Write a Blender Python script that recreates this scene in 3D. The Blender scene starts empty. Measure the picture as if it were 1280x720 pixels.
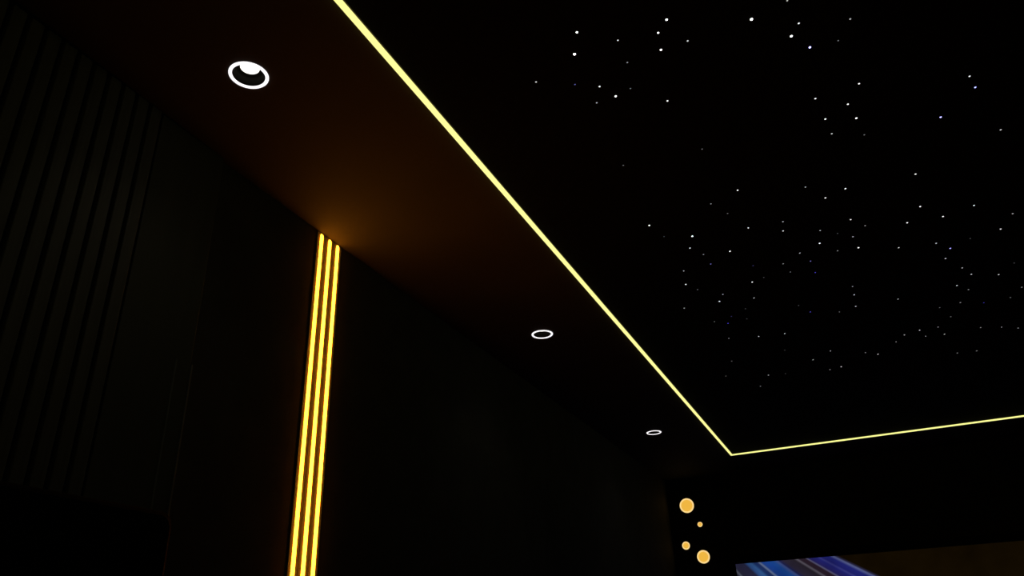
import bpy, bmesh, math, random
from mathutils import Matrix, Vector

random.seed(7)
SC = bpy.context.scene
COL = SC.collection
EYE = 1.15                      # height of the viewer's eye above the carpet, metres

# ------------------------------------------------------------------ camera
cam_data = bpy.data.cameras.new('camera')
cam_data.sensor_width = 36.0
cam_data.lens = 26.84
cam_data.clip_start = 0.02
cam = bpy.data.objects.new('camera', cam_data)
RIGHT = (0.90764440, 0.41831669, -0.03453678)
UP = (0.21398247, -0.39035981, 0.89545001)
FWD = (-0.36109992, 0.82014045, 0.44382033)
m = Matrix.Identity(4)
for i in range(3):
    m[i][0], m[i][1], m[i][2] = RIGHT[i], UP[i], -FWD[i]
m[2][3] = EYE
cam.matrix_world = m
COL.objects.link(cam)
SC.camera = cam

# ------------------------------------------------------------------ world and exposure
world = bpy.data.worlds.new('night')
world.use_nodes = True
world.node_tree.nodes['Background'].inputs[0].default_value = (0, 0, 0, 1)
world.node_tree.nodes['Background'].inputs[1].default_value = 0.0
SC.world = world
SC.view_settings.view_transform = 'Standard'
SC.view_settings.look = 'None'
SC.view_settings.exposure = 0.0
SC.view_settings.gamma = 1.0
SC.view_settings.use_curve_mapping = False

# ------------------------------------------------------------------ room measures
WALL_X = -1.55                  # face of the left wall
RIGHT_X = 2.65
FRONT_Y = 6.66
BACK_Y = -2.6
CEIL = EYE + 1.40
PANEL = (-0.8745, 1.975, -1.95, 6.026)   # opening for the star panel incl. its light border
STRIP = 0.024
DOWN = [(-1.2195, 1.1256), (-1.2190, 3.1020), (-1.2165, 5.0760)]
HOLE_R = 0.0415

# ------------------------------------------------------------------ materials
def surface(name, color, rough=0.7, var=0.25, scale=6.0, bump=0.0, bump_scale=80.0, stretch=(1, 1, 1), spec=0.3, metal=0.0):
    mt = bpy.data.materials.new(name)
    mt.use_nodes = True
    nt = mt.node_tree
    b = nt.nodes['Principled BSDF']
    b.inputs['Roughness'].default_value = rough
    b.inputs['Specular IOR Level'].default_value = spec
    b.inputs['Metallic'].default_value = metal
    tc = nt.nodes.new('ShaderNodeTexCoord')
    mp = nt.nodes.new('ShaderNodeMapping')
    mp.inputs['Scale'].default_value = stretch
    nt.links.new(tc.outputs['Object'], mp.inputs['Vector'])
    nz = nt.nodes.new('ShaderNodeTexNoise')
    nz.inputs['Scale'].default_value = scale
    nz.inputs['Detail'].default_value = 5
    nt.links.new(mp.outputs['Vector'], nz.inputs['Vector'])
    rp = nt.nodes.new('ShaderNodeValToRGB')
    rp.color_ramp.elements[0].position = 0.3
    rp.color_ramp.elements[1].position = 0.7
    rp.color_ramp.elements[0].color = tuple(c * (1 - var) for c in color) + (1,)
    rp.color_ramp.elements[1].color = tuple(c * (1 + var) for c in color) + (1,)
    nt.links.new(nz.outputs['Fac'], rp.inputs['Fac'])
    nt.links.new(rp.outputs['Color'], b.inputs['Base Color'])
    if bump:
        n2 = nt.nodes.new('ShaderNodeTexNoise')
        n2.inputs['Scale'].default_value = bump_scale
        nt.links.new(mp.outputs['Vector'], n2.inputs['Vector'])
        bp = nt.nodes.new('ShaderNodeBump')
        bp.inputs['Strength'].default_value = bump
        bp.inputs['Distance'].default_value = 0.002
        nt.links.new(n2.outputs['Fac'], bp.inputs['Height'])
        nt.links.new(bp.outputs['Normal'], b.inputs['Normal'])
    return mt


def glow(name, color, strength=1.0, sample=True):
    mt = bpy.data.materials.new(name)
    mt.use_nodes = True
    nt = mt.node_tree
    nt.nodes.clear()
    out = nt.nodes.new('ShaderNodeOutputMaterial')
    em = nt.nodes.new('ShaderNodeEmission')
    em.inputs['Color'].default_value = tuple(color) + (1,)
    em.inputs['Strength'].default_value = strength
    nt.links.new(em.outputs[0], out.inputs[0])
    mt.cycles.emission_sampling = 'FRONT' if sample else 'NONE'
    return mt


M = {
    'ceiling': surface('charcoal ceiling paint', (0.036, 0.0345, 0.032), 0.8, 0.10, 3, 0.2, 150, spec=0.15),
    'star_felt': surface('black ceiling felt', (0.006, 0.006, 0.006), 0.95, 0.3, 40, 0.4, 400, spec=0.05),
    'wall': surface('charcoal wall fabric', (0.060, 0.055, 0.045), 0.85, 0.15, 8, 0.3, 300, spec=0.15),
    'front_wall': surface('black front wall', (0.008, 0.008, 0.008), 0.9, 0.2, 8, 0.3, 200, spec=0.1),
    'backing': surface('black slat backing felt', (0.006, 0.006, 0.006), 0.95, 0.2, 60, 0.2, 400, spec=0.05),
    'slat': surface('dark oak slat', (0.110, 0.098, 0.080), 0.6, 0.18, 9, 0.25, 60, (6, 6, 0.35), spec=0.3),
    'board': surface('dark smooth board', (0.075, 0.068, 0.050), 0.6, 0.12, 5, 0.1, 60, (4, 4, 0.4), spec=0.3),
    'pad': surface('matte black padding', (0.005, 0.005, 0.005), 0.9, 0.25, 30, 0.4, 250, spec=0.1),
    'carpet': surface('dark carpet', (0.020, 0.019, 0.020), 1.0, 0.4, 90, 0.8, 500, spec=0.05),
    'channel': surface('black anodised aluminium', (0.030, 0.028, 0.026), 0.5, 0.1, 30, spec=0.4),
    'halo_paint': surface('halo painted channel', (0.27, 0.27, 0.17), 0.6, 0.08, 30, spec=0.2),  # pale warm tone paints in the glare halo around the amber tubes
    'bead': surface('brushed dark metal', (0.16, 0.16, 0.15), 0.5, 0.1, 40, 0, 80, (8, 8, 0.3), spec=0.2, metal=0.0),
    'can': surface('black baffle', (0.006, 0.005, 0.003), 0.7, 0.1, 30, spec=0.1),
    'screen_frame': surface('black velvet frame', (0.005, 0.005, 0.005), 0.95, 0.2, 60, spec=0.05),
    'back_plate': surface('black lamp body', (0.010, 0.010, 0.010), 0.7, 0.1, 30, spec=0.2),
    'amber': glow('amber light tube', (1.0, 0.28, 0.0110), 16.5),
    'pale_yellow': glow('pale yellow light tube', (1.0, 0.97, 0.31), 1.12),
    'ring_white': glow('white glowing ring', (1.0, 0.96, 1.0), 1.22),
    'lamp_white': glow('downlight lamp', (1.0, 0.98, 0.88), 1.5),
    'disc_amber': glow('amber lamp face', (0.87, 0.47, 0.055), 1.0),
    'disc_rim': glow('pale amber lamp rim', (1.0, 0.70, 0.27), 1.0),
}

# ------------------------------------------------------------------ helpers
def obj(name, bm, mat, parent=None, smooth=False):
    bmesh.ops.recalc_face_normals(bm, faces=bm.faces)
    me = bpy.data.meshes.new(name)
    bm.to_mesh(me)
    bm.free()
    if smooth:
        for p in me.polygons:
            p.use_smooth = True
    me.materials.append(mat)
    o = bpy.data.objects.new(name, me)
    COL.objects.link(o)
    if parent:
        o.parent = parent
    return o


def empty(name, loc, label, cat, group=None):
    o = bpy.data.objects.new(name, None)
    o.empty_display_size = 0.05
    o.location = loc
    COL.objects.link(o)
    o['label'] = label
    o['category'] = cat
    if group:
        o['group'] = group
    return o


def structure(o):
    o['kind'] = 'structure'
    return o


def add_box(bm, lo, hi, bevel=0.0, seg=1):
    r = bmesh.ops.create_cube(bm, size=1.0)
    c = [(a + b) / 2 for a, b in zip(lo, hi)]
    s = [b - a for a, b in zip(lo, hi)]
    for v in r['verts']:
        v.co = Vector((v.co.x * s[0] + c[0], v.co.y * s[1] + c[1], v.co.z * s[2] + c[2]))
    if bevel:
        edges = list({e for v in r['verts'] for e in v.link_edges})
        bmesh.ops.bevel(bm, geom=edges, offset=bevel, segments=seg, affect='EDGES', profile=0.5)


def box(lo, hi, bevel=0.0, seg=1):
    bm = bmesh.new()
    add_box(bm, lo, hi, bevel, seg)
    return bm


def loft(bm, rings, closed=True, cap=True):
    """Skin a list of equal-length point rings."""
    vs = [[bm.verts.new(p) for p in r] for r in rings]
    n = len(rings[0])
    for a, b in zip(vs, vs[1:]):
        for i in range(n if closed else n - 1):
            j = (i + 1) % n
            bm.faces.new((a[i], a[j], b[j], b[i]))
    if cap:
        bm.faces.new(vs[0])
        bm.faces.new(vs[-1])


def lathe(profile, seg=48, close=False):
    """Turn (radius, z) points about z."""
    bm = bmesh.new()
    rings = []
    for r, z in profile:
        if r < 1e-6:
            rings.append([bm.verts.new((0, 0, z))])
        else:
            rings.append([bm.verts.new((r * math.cos(2 * math.pi * k / seg), r * math.sin(2 * math.pi * k / seg), z)) for k in range(seg)])
    pairs = list(zip(rings, rings[1:]))
    if close:
        pairs.append((rings[-1], rings[0]))
    for a, b in pairs:
        for k in range(seg):
            l = (k + 1) % seg
            if len(a) == 1:
                bm.faces.new((a[0], b[k], b[l]))
            elif len(b) == 1:
                bm.faces.new((a[k], a[l], b[0]))
            else:
                bm.faces.new((a[k], a[l], b[l], b[k]))
    return bm

# ------------------------------------------------------------------ the room
structure(obj('floor', box((WALL_X - 0.1, BACK_Y - 0.1, -0.1), (RIGHT_X + 0.1, FRONT_Y + 0.1, 0)), M['carpet']))
wall_left = structure(obj('wall_left', box((WALL_X - 0.1, BACK_Y - 0.1, 0), (WALL_X, FRONT_Y + 0.1, CEIL)), M['wall']))
structure(obj('wall_front', box((WALL_X, FRONT_Y, 0), (RIGHT_X, FRONT_Y + 0.1, CEIL)), M['front_wall']))
structure(obj('wall_right', box((RIGHT_X, BACK_Y - 0.1, 0), (RIGHT_X + 0.1, FRONT_Y + 0.1, CEIL)), M['wall']))
structure(obj('wall_back', box((WALL_X, BACK_Y - 0.1, 0), (RIGHT_X, BACK_Y, CEIL)), M['wall']))

# ceiling border with the opening of the star panel and the three downlight holes cut through it
bm = bmesh.new()
def edge_loop(pts):
    vs = [bm.verts.new((x, y, CEIL)) for x, y in pts]
    return [bm.edges.new((vs[i], vs[(i + 1) % len(vs)])) for i in range(len(vs))]
x0, x1, y0, y1 = PANEL
edges = edge_loop([(WALL_X - 0.1, BACK_Y - 0.1), (RIGHT_X + 0.1, BACK_Y - 0.1), (RIGHT_X + 0.1, FRONT_Y + 0.1), (WALL_X - 0.1, FRONT_Y + 0.1)])
edges += edge_loop([(x0, y0), (x1, y0), (x1, y1), (x0, y1)])
for cx, cy in DOWN:
    edges += edge_loop([(cx + HOLE_R * math.cos(2 * math.pi * k / 48), cy + HOLE_R * math.sin(2 * math.pi * k / 48)) for k in range(48)])
bmesh.ops.triangle_fill(bm, edges=edges, use_beauty=True, use_dissolve=False)
ext = bmesh.ops.extrude_face_region(bm, geom=bm.faces[:])
for v in [g for g in ext['geom'] if isinstance(g, bmesh.types.BMVert)]:
    v.co.z += 0.12
structure(obj('ceiling', bm, M['ceiling']))

# slats on the left wall
SLAT_TOP, SLAT_BOT = CEIL, EYE + 0.20
obj('slat_backing', box((WALL_X, 0.16, SLAT_BOT), (WALL_X + 0.004, 1.1425, SLAT_TOP)), M['backing'], wall_left)
slat_mesh = None
PITCH, SLAT_W = 0.0437, 0.032
y = 1.1375 - PITCH / 2
while y > 0.17:
    if slat_mesh is None:
        s = obj('slat', box((0, -SLAT_W / 2, SLAT_BOT), (0.018, SLAT_W / 2, SLAT_TOP), 0.0025, 2), M['slat'], wall_left)
        slat_mesh = s.data
    else:
        s = bpy.data.objects.new('slat', slat_mesh)
        COL.objects.link(s)
        s.parent = wall_left
    s.location = (WALL_X + 0.004, y, 0)
    y -= PITCH
# the smooth board that ends the slats, with two slim edge beads cut to the length of the downlight's glint
obj('board', box((WALL_X, 1.1425, SLAT_BOT), (WALL_X + 0.016, 1.372, CEIL), 0.002, 2), M['board'], wall_left)
for yb in (1.322, 1.3745):
    obj('edge_bead', box((WALL_X + 0.012, yb - 0.0025, EYE + 0.30), (WALL_X + 0.019, yb + 0.0025, EYE + 0.74), 0.001, 2), M['bead'], wall_left)

# padded panel low on the left wall
bm = bmesh.new()
def pad_outline(inset, x):
    a, b, top, r = BACK_Y + 0.5 + inset, 1.372 - inset, EYE + 0.357 - inset, 0.03
    pts = [(x, a, 0.0), (x, b, 0.0)]
    pts += [(x, b - r + r * math.cos(t), top - r + r * math.sin(t)) for t in [math.pi / 2 * k / 6 for k in range(7)]]
    pts += [(x, a, top)]
    return pts
loft(bm, [pad_outline(0, WALL_X), pad_outline(0, WALL_X + 0.034), pad_outline(0.004, WALL_X + 0.042), pad_outline(0.012, WALL_X + 0.046)])
pad = obj('wall_pad', bm, M['pad'])
pad['label'] = 'long matte black padded panel low on the wall, under the dark slats'
pad['category'] = 'wall panel'

# ------------------------------------------------------------------ star panel with its light points
X0, X1, Y0, Y1 = x0 + STRIP, x1 - STRIP, y0 + STRIP, y1 - STRIP
star_panel = obj('star_panel', box((X0, Y0, CEIL), (X1, Y1, CEIL + 0.03), 0.001), M['star_felt'])
star_panel['label'] = 'black ceiling panel scattered with tiny white and blue star lights'
star_panel['category'] = 'ceiling panel'

STARS = [(-0.401,1.37,3,0), (-0.433,1.438,4,0), (-0.318,1.442,1.5,0), (-0.19,1.43,3,0), (-0.22,1.463,2.5,0), (-0.229,1.524,3,0), (-0.32,1.529,1,0), (-0.562,1.489,1.5,0), (-0.472,1.546,0.8,1), (-0.415,1.584,2,0), (-0.342,1.63,0.8,0), (-0.388,1.642,3,0), (-0.444,1.644,1.3,0), (-0.264,1.727,2,0), (-0.16,1.524,1.5,0), (0.085,1.501,1.3,0), (-0.002,1.523,4,0), (0.102,1.59,1.8,0), (0.08,1.627,3.5,0), (0.119,1.69,3,1), (0.219,1.633,1.2,0), (0.187,1.698,0.7,0), (0.228,1.899,2,0), (0.113,1.909,2,0), (0.195,1.978,2,0), (0.131,2.019,2,0), (0.214,2.057,2.5,0), (0.505,2.007,1.8,0), (0.523,2.066,2,1), (0.44,2.168,2.3,1), (0.143,2.102,1.5,0), (-0.225,1.997,0.8,0), (-0.167,2.282,2,0), (0.041,2.37,1.3,0), (0.162,2.444,2,0), (0.096,2.473,2,0), (-0.265,2.325,1,0), (-0.225,2.416,0.7,0), (-0.176,2.554,1.8,0), (-0.056,2.569,1.3,0), (-0.064,2.638,1.8,0), (0.06,2.701,1.2,0), (0.167,2.671,1.7,0), (0.232,2.154,0.8,0), (0.609,2.321,1.4,0), (0.377,2.461,1.9,0), (0.395,2.693,1.9,0), (0.569,2.777,1.7,0), (0.472,2.809,1.9,0), (0.354,2.795,2,0), (0.702,2.909,1.2,0), (0.674,3.016,1.8,0), (0.213,2.743,1.1,0), (-0.467,1.966,0.8,0), (-0.494,2.365,2.6,0), (-0.467,2.469,0.6,0), (-0.373,2.517,2.8,0), (-0.401,2.602,1.8,0), (-0.366,2.678,1.1,0), (-0.357,2.772,0.9,1), (-0.467,2.779,1.3,0), (-0.488,2.905,2,0), (-0.455,2.979,0.8,0), (-0.269,2.702,2.2,0), (-0.208,2.868,0.5,1), (-0.235,3.019,1.9,0), (-0.253,3.183,1.4,0), (-0.368,3.079,1.3,0), (-0.395,3.144,2.1,0), (-0.185,2.998,0.5,0), (0.05,2.803,2.2,0), (0.117,2.755,0.6,0), (0.168,2.81,1.2,0), (0.183,2.913,2.2,0), (0.108,2.9,1.1,0), (-0.027,2.848,1.3,0), (0.004,2.94,0.9,1), (-0.097,2.91,1,0), (-0.08,3,0.7,0), (0.012,3.055,0.9,2), (0.144,3.273,1.1,0), (0.146,3.366,1.4,0), (0.325,2.989,1.5,0), (0.457,3.021,1.5,0), (0.509,3.094,1.8,1), (0.496,3.181,1.5,0), (0.563,3.308,1.3,0), (0.602,3.394,1.4,0), (0.708,3.455,1.5,0), (0.553,3.487,1.4,0), (0.602,3.559,1,0), (0.321,3.512,1.2,0), (0.578,3.696,1.1,0), (0.676,3.752,0.8,2), (0.814,3.649,1,0), (0.781,3.747,0.7,0), (0.575,3.043,0.4,0), (0.755,3.364,0.4,0), (-0.55,3.139,1.2,0), (-0.46,3.359,0.8,0), (-0.378,3.336,0.6,1), (-0.407,3.411,1.1,2), (-0.319,3.401,0.5,0), (-0.306,3.281,0.4,0), (-0.438,3.601,1.1,0), (-0.303,3.65,1.4,0), (-0.484,3.932,0.8,0), (-0.556,4.156,0.8,0), (-0.411,4.438,1,0), (0.146,3.502,1.5,0), (-0.046,3.465,1,2), (0.075,3.532,0.7,0), (-0.086,3.363,0.6,0), (-0.184,3.677,1.5,0), (-0.212,3.909,0.6,0), (-0.001,4.042,1.3,0), (-0.094,4.132,1.3,0), (-0.025,4.344,1.1,0), (0.034,4.328,1.6,0), (0.163,4.162,1.1,0), (0.222,4.222,1.5,0), (-0.342,4.263,1.3,0), (-0.254,4.287,0.6,0), (0.495,3.712,0.7,0), (0.547,3.856,0.7,0), (0.497,3.967,1,0), (0.416,3.966,1.5,0), (0.348,3.995,1.2,0), (0.445,4.069,0.9,0), (0.31,4.076,0.9,0), (0.53,4.087,1.3,0), (0.688,4.081,0.9,0), (0.782,4.128,1,0), (0.859,4.185,1.1,0), (0.605,4.421,0.9,0), (0.697,4.438,1,0)]     # x, y, brightness, 0 white / 1 violet blue / 2 deep blue

def unit_star():
    bm = lathe([(1.0, 0.0), (0.9, -0.28), (0.5, -0.52), (0.0, -0.6)], seg=8)
    bmesh.ops.recalc_face_normals(bm, faces=bm.faces)
    me = bpy.data.meshes.new('star_point')
    bm.to_mesh(me)
    bm.free()
    return me

star_mats = {}
def star_mesh(level, kind):
    key = (round(level * 4), kind)
    if key not in star_mats:
        v = key[0] / 4
        s = min(1.6, 0.33 * v)
        lin = (s ** 2.2) * 3.0 + 0.01
        tint = [(1.0, 1.0, 0.98), (0.55, 0.50, 1.35), (0.22, 0.18, 1.2)][kind]
        if kind:
            lin *= 1.3
        me = unit_star()
        me.materials.append(glow('star light', tint, lin, sample=False))
        star_mats[key] = me
    return star_mats[key]

for sx, sy, level, kind in STARS:
    dist = math.sqrt(sx * sx + sy * sy + 1.96)
    o = bpy.data.objects.new('star_point', star_mesh(level, kind))
    r = 0.0021 + 0.0005 * level          # the thick fibres are the bright ones
    r *= 0.55 + 0.15 * dist
    o.scale = (r, r, r)
    o.location = (sx, sy, CEIL)
    COL.objects.link(o)
    o.parent = star_panel

# ------------------------------------------------------------------ light border round the star panel
strip = empty('light_border', (X0, Y1, CEIL), 'thin pale yellow light line bordering the starry black ceiling panel', 'LED strip')
def run(p, q):
    """A mitred run of light tube between two corners of the border; each end is cut at 45 degrees."""
    p, q = Vector(p), Vector(q)
    d = (q - p).normalized()
    n = Vector((-d.y, d.x, 0))
    bm = bmesh.new()
    prof = [(-0.008, 0.006), (-0.008, -0.004), (-0.0055, -0.0085), (0.0, -0.010), (0.0055, -0.0085), (0.008, -0.004), (0.008, 0.006)]
    rings = []
    for end, sgn in ((p, 1), (q, -1)):
        rings.append([end + n * a + d * (sgn * a) + Vector((0, 0, z)) for a, z in prof])
    loft(bm, rings)
    return bm
def channel_run(p, q):
    p, q = Vector(p), Vector(q)
    d = (q - p).normalized()
    n = Vector((-d.y, d.x, 0))
    bm = bmesh.new()
    for lo, hi in ((-0.012, -0.0082), (0.0082, 0.012)):
        rings = []
        for end, sgn in ((p, 1), (q, -1)):
            rings.append([end + n * a + d * (sgn * a) + Vector((0, 0, z)) for a, z in ((lo, 0.022), (lo, -0.001), (hi, -0.001), (hi, 0.022))])
        loft(bm, rings)
    rings = []
    for end, sgn in ((p, 1), (q, -1)):
        rings.append([end + n * a + d * (sgn * a) + Vector((0, 0, z)) for a, z in ((-0.012, 0.022), (-0.012, 0.026), (0.012, 0.026), (0.012, 0.022))])
    loft(bm, rings)
    return bm
h = STRIP / 2
corners = [(x0 + h, y0 + h, 0), (x1 - h, y0 + h, 0), (x1 - h, y1 - h, 0), (x0 + h, y1 - h, 0)]
for i in range(4):
    a, b = Vector(corners[i]), Vector(corners[(i + 1) % 4])
    off = Vector((-strip.location.x, -strip.location.y, 0))
    obj('light_tube', run(a + off, b + off), M['pale_yellow'], strip)
    obj('channel', channel_run(a + off, b + off), M['channel'], strip)

# ------------------------------------------------------------------ the three tall lights on the left wall
TALL = [
    (1.8635, 'tall amber light tube on the wall, closest of three to the slats'),
    (1.9095, 'tall amber light tube on the wall, between its two neighbours'),
    (1.9555, 'tall amber light tube on the wall, farthest of three from the slats'),
]
def tall_light(y, label):
    t = empty('wall_light_tube', (WALL_X, y, 0), label, 'LED strip', 'amber light tubes on the wall')
    top = CEIL - 0.006
    bm = box((0.0, -0.0222, 0.0), (0.0022, 0.0222, top + 0.004), 0.0006)  # channel widened so its pale colour fills the glare between tubes
    obj('channel', bm, M['halo_paint'], t)
    bm = bmesh.new()
    def ring(z, w, hgt):
        return [(0.0022 + (hgt * math.sin(a)), w * math.cos(a), z) for a in [math.pi * k / 8 for k in range(9)]]
    rings = [ring(0.01, 0.0076, 0.0046)]
    rings += [ring(top - 0.012, 0.0076, 0.0046), ring(top - 0.006, 0.0070, 0.0040), ring(top - 0.002, 0.005, 0.0030), ring(top, 0.002, 0.001)]
    loft(bm, rings)
    obj('diffuser', bm, M['amber'], t, smooth=False)
for yy, lab in TALL:
    tall_light(yy, lab)

# ------------------------------------------------------------------ downlights
DEPTH, LAMP_R = 0.023, 0.0245
def downlight(x, y, label):
    t = empty('downlight', (x, y, CEIL), label, 'downlight', 'downlights along the ceiling border')
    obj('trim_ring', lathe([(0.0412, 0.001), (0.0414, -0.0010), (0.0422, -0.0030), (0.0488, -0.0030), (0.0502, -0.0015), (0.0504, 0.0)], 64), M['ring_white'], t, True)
    obj('baffle', lathe([(0.0411, 0.0), (0.0392, 0.005), (0.0375, 0.011), (0.0360, 0.018), (0.0352, DEPTH + 0.004), (0.0412, DEPTH + 0.006), (0.0414, 0.0)], 48, close=True), M['can'], t, True)
    obj('lamp', lathe([(0.0, DEPTH - 0.003), (0.012, DEPTH - 0.0022), (0.022, DEPTH), (LAMP_R, DEPTH + 0.002), (LAMP_R, DEPTH + 0.006), (0.0, DEPTH + 0.006)], 48), M['lamp_white'], t, True)
    lt = bpy.data.lights.new('beam', 'SPOT')       # the lens throws a soft cone straight down
    lt.energy = 0.36
    lt.color = (1.0, 0.95, 0.82)
    lt.spot_size = math.radians(110)
    lt.spot_blend = 1.0
    lt.shadow_soft_size = 0.015
    lo = bpy.data.objects.new('beam', lt)
    lo.location = (0, 0, 0.004)
    COL.objects.link(lo)
    lo.parent = t
    obj('housing', lathe([(0.0415, DEPTH + 0.0065), (0.039, DEPTH + 0.045), (0.0, DEPTH + 0.047), ], 32), M['can'], t, True)
downlight(*DOWN[0], 'large white ringed downlight with its bright lamp showing, nearest the slatted wall section')
downlight(*DOWN[1], 'white ringed downlight midway along the ceiling border, past the tall amber lights')
downlight(*DOWN[2], 'small white ringed downlight at the far end, near the corner of the light line')

# ------------------------------------------------------------------ round lamps on the front wall
LAMPS = [
    (-1.3872, 1.1697, 0.0600, 'largest round amber wall lamp, at the top of its cluster'),
    (-1.2984, 1.0066, 0.0200, 'tiniest round amber wall lamp, just below the largest one'),
    (-1.4379, 0.8497, 0.0320, 'small round amber wall lamp, third down in its cluster'),
    (-1.3071, 0.7503, 0.0520, 'second largest round amber wall lamp, lowest and nearest the projection screen'),
]
for lx, lz, r, lab in LAMPS:
    t = empty('round_wall_lamp', (lx, FRONT_Y, EYE + lz), lab, 'wall lamp', 'round amber lamps beside the screen')
    turn = Matrix.Rotation(math.pi / 2, 4, 'X')
    def disc(name, prof, mat):
        b = lathe(prof, 40)
        bmesh.ops.transform(b, matrix=turn, verts=b.verts)
        return obj(name, b, mat, t, True)
    w = min(0.012, r * 0.3)
    disc('lamp_body', [(0, 0), (r, 0), (r, 0.008), (0, 0.008)], M['back_plate'])
    disc('rim', [(r, 0.008), (r, 0.011), (r - w * 0.4, 0.0125), (r - w, 0.0115), (r - w, 0.008)], M['disc_rim'])
    disc('lamp_face', [(0.0, 0.0112), (r - w, 0.0105), (r - w, 0.008), (0.0, 0.008)], M['disc_amber'])

# ------------------------------------------------------------------ projection screen on the front wall
SX0, SX1 = -1.058, 2.16
SZ1 = EYE + 0.672
SZ0 = SZ1 - (SX1 - SX0) / 2.35
scr = empty('projection_screen', ((SX0 + SX1) / 2, FRONT_Y, SZ0), 'wide projection screen showing blue light streaks on dark brown', 'screen')
W2, HH = (SX1 - SX0) / 2, SZ1 - SZ0
F = 0.06
for nm, lo, hi in (('frame_rail', (-W2 - F, -0.035, HH), (W2 + F, 0, HH + F)), ('frame_rail', (-W2 - F, -0.035, -F), (W2 + F, 0, 0)),
                   ('frame_stile', (-W2 - F, -0.035, 0), (-W2, 0, HH)), ('frame_stile', (W2, -0.035, 0), (W2 + F, 0, HH))):
    obj(nm, box(lo, hi, 0.003), M['screen_frame'], scr)

def screen_material():
    mt = bpy.data.materials.new('projected picture')
    mt.use_nodes = True
    nt = mt.node_tree
    nt.nodes.clear()
    N, L = nt.nodes.new, nt.links.new
    out = N('ShaderNodeOutputMaterial')
    em = N('ShaderNodeEmission')
    tc = N('ShaderNodeTexCoord')
    sp = N('ShaderNodeSeparateXYZ')
    L(tc.outputs['Object'], sp.inputs[0])
    def math_(op, a, b):
        n = N('ShaderNodeMath')
        n.operation = op
        for i, v in enumerate((a, b)):
            if isinstance(v, (int, float)):
                n.inputs[i].default_value = v
            else:
                L(v, n.inputs[i])
        return n.outputs[0]
    # streaks run out from a point above the screen's left end: picture angle t
    ax = -1.83 - (SX0 + SX1) / 2
    az = EYE + 1.64 - SZ0
    t = math_('DIVIDE', math_('SUBTRACT', sp.outputs['X'], ax), math_('SUBTRACT', az, sp.outputs['Z']))
    fac = math_('DIVIDE', math_('SUBTRACT', t, 0.70), 0.95)
    rp = N('ShaderNodeValToRGB')
    stops = [
        (0.700, (35, 34, 48)), (0.740, (40, 38, 55)), (0.757, (88, 92, 108)), (0.772, (42, 42, 62)), (0.800, (42, 40, 64)), (0.865, (40, 40, 66)),
        (0.888, (48, 80, 138)), (0.920, (52, 92, 148)), (0.945, (30, 52, 104)), (0.972, (32, 50, 100)), (0.988, (104, 120, 152)),
        (1.006, (30, 64, 140)), (1.05, (26, 68, 152)), (1.10, (32, 76, 150)), (1.128, (66, 84, 142)), (1.145, (34, 38, 84)),
        (1.175, (48, 42, 60)), (1.262, (44, 38, 48)), (1.285, (98, 92, 104)), (1.302, (46, 34, 46)), (1.345, (46, 32, 44)),
        (1.361, (98, 96, 128)), (1.376, (40, 36, 100)), (1.435, (36, 38, 118)), (1.454, (58, 60, 134)), (1.474, (34, 36, 112)),
        (1.530, (36, 40, 122)), (1.560, (92, 100, 150)), (1.578, (44, 42, 70)), (1.600, (21, 13, 2)),
    ]
    els = rp.color_ramp.elements
    while len(els) < len(stops):
        els.new(0.5)
    def lin(c):
        c /= 255
        return c / 12.92 if c < 0.04045 else ((c + 0.055) / 1.055) ** 2.4
    for i, (pos, c) in enumerate(stops):
        els[i].position = (pos - 0.70) / 0.95
    for i, (pos, c) in enumerate(stops):
        els[i].color = tuple(lin(v) for v in c) + (1,)
    L(fac, rp.inputs['Fac'])
    nz = N('ShaderNodeTexNoise')
    nz.inputs['Scale'].default_value = 5.0
    nz.inputs['Detail'].default_value = 4
    L(tc.outputs['Object'], nz.inputs['Vector'])
    k = math_('ADD', math_('MULTIPLY', nz.outputs['Fac'], 0.8), 0.32)
    L(rp.outputs['Color'], em.inputs['Color'])
    L(k, em.inputs['Strength'])
    L(em.outputs[0], out.inputs[0])
    return mt
obj('screen_cloth', box((-W2, -0.022, 0), (W2, -0.004, HH)), screen_material(), scr)
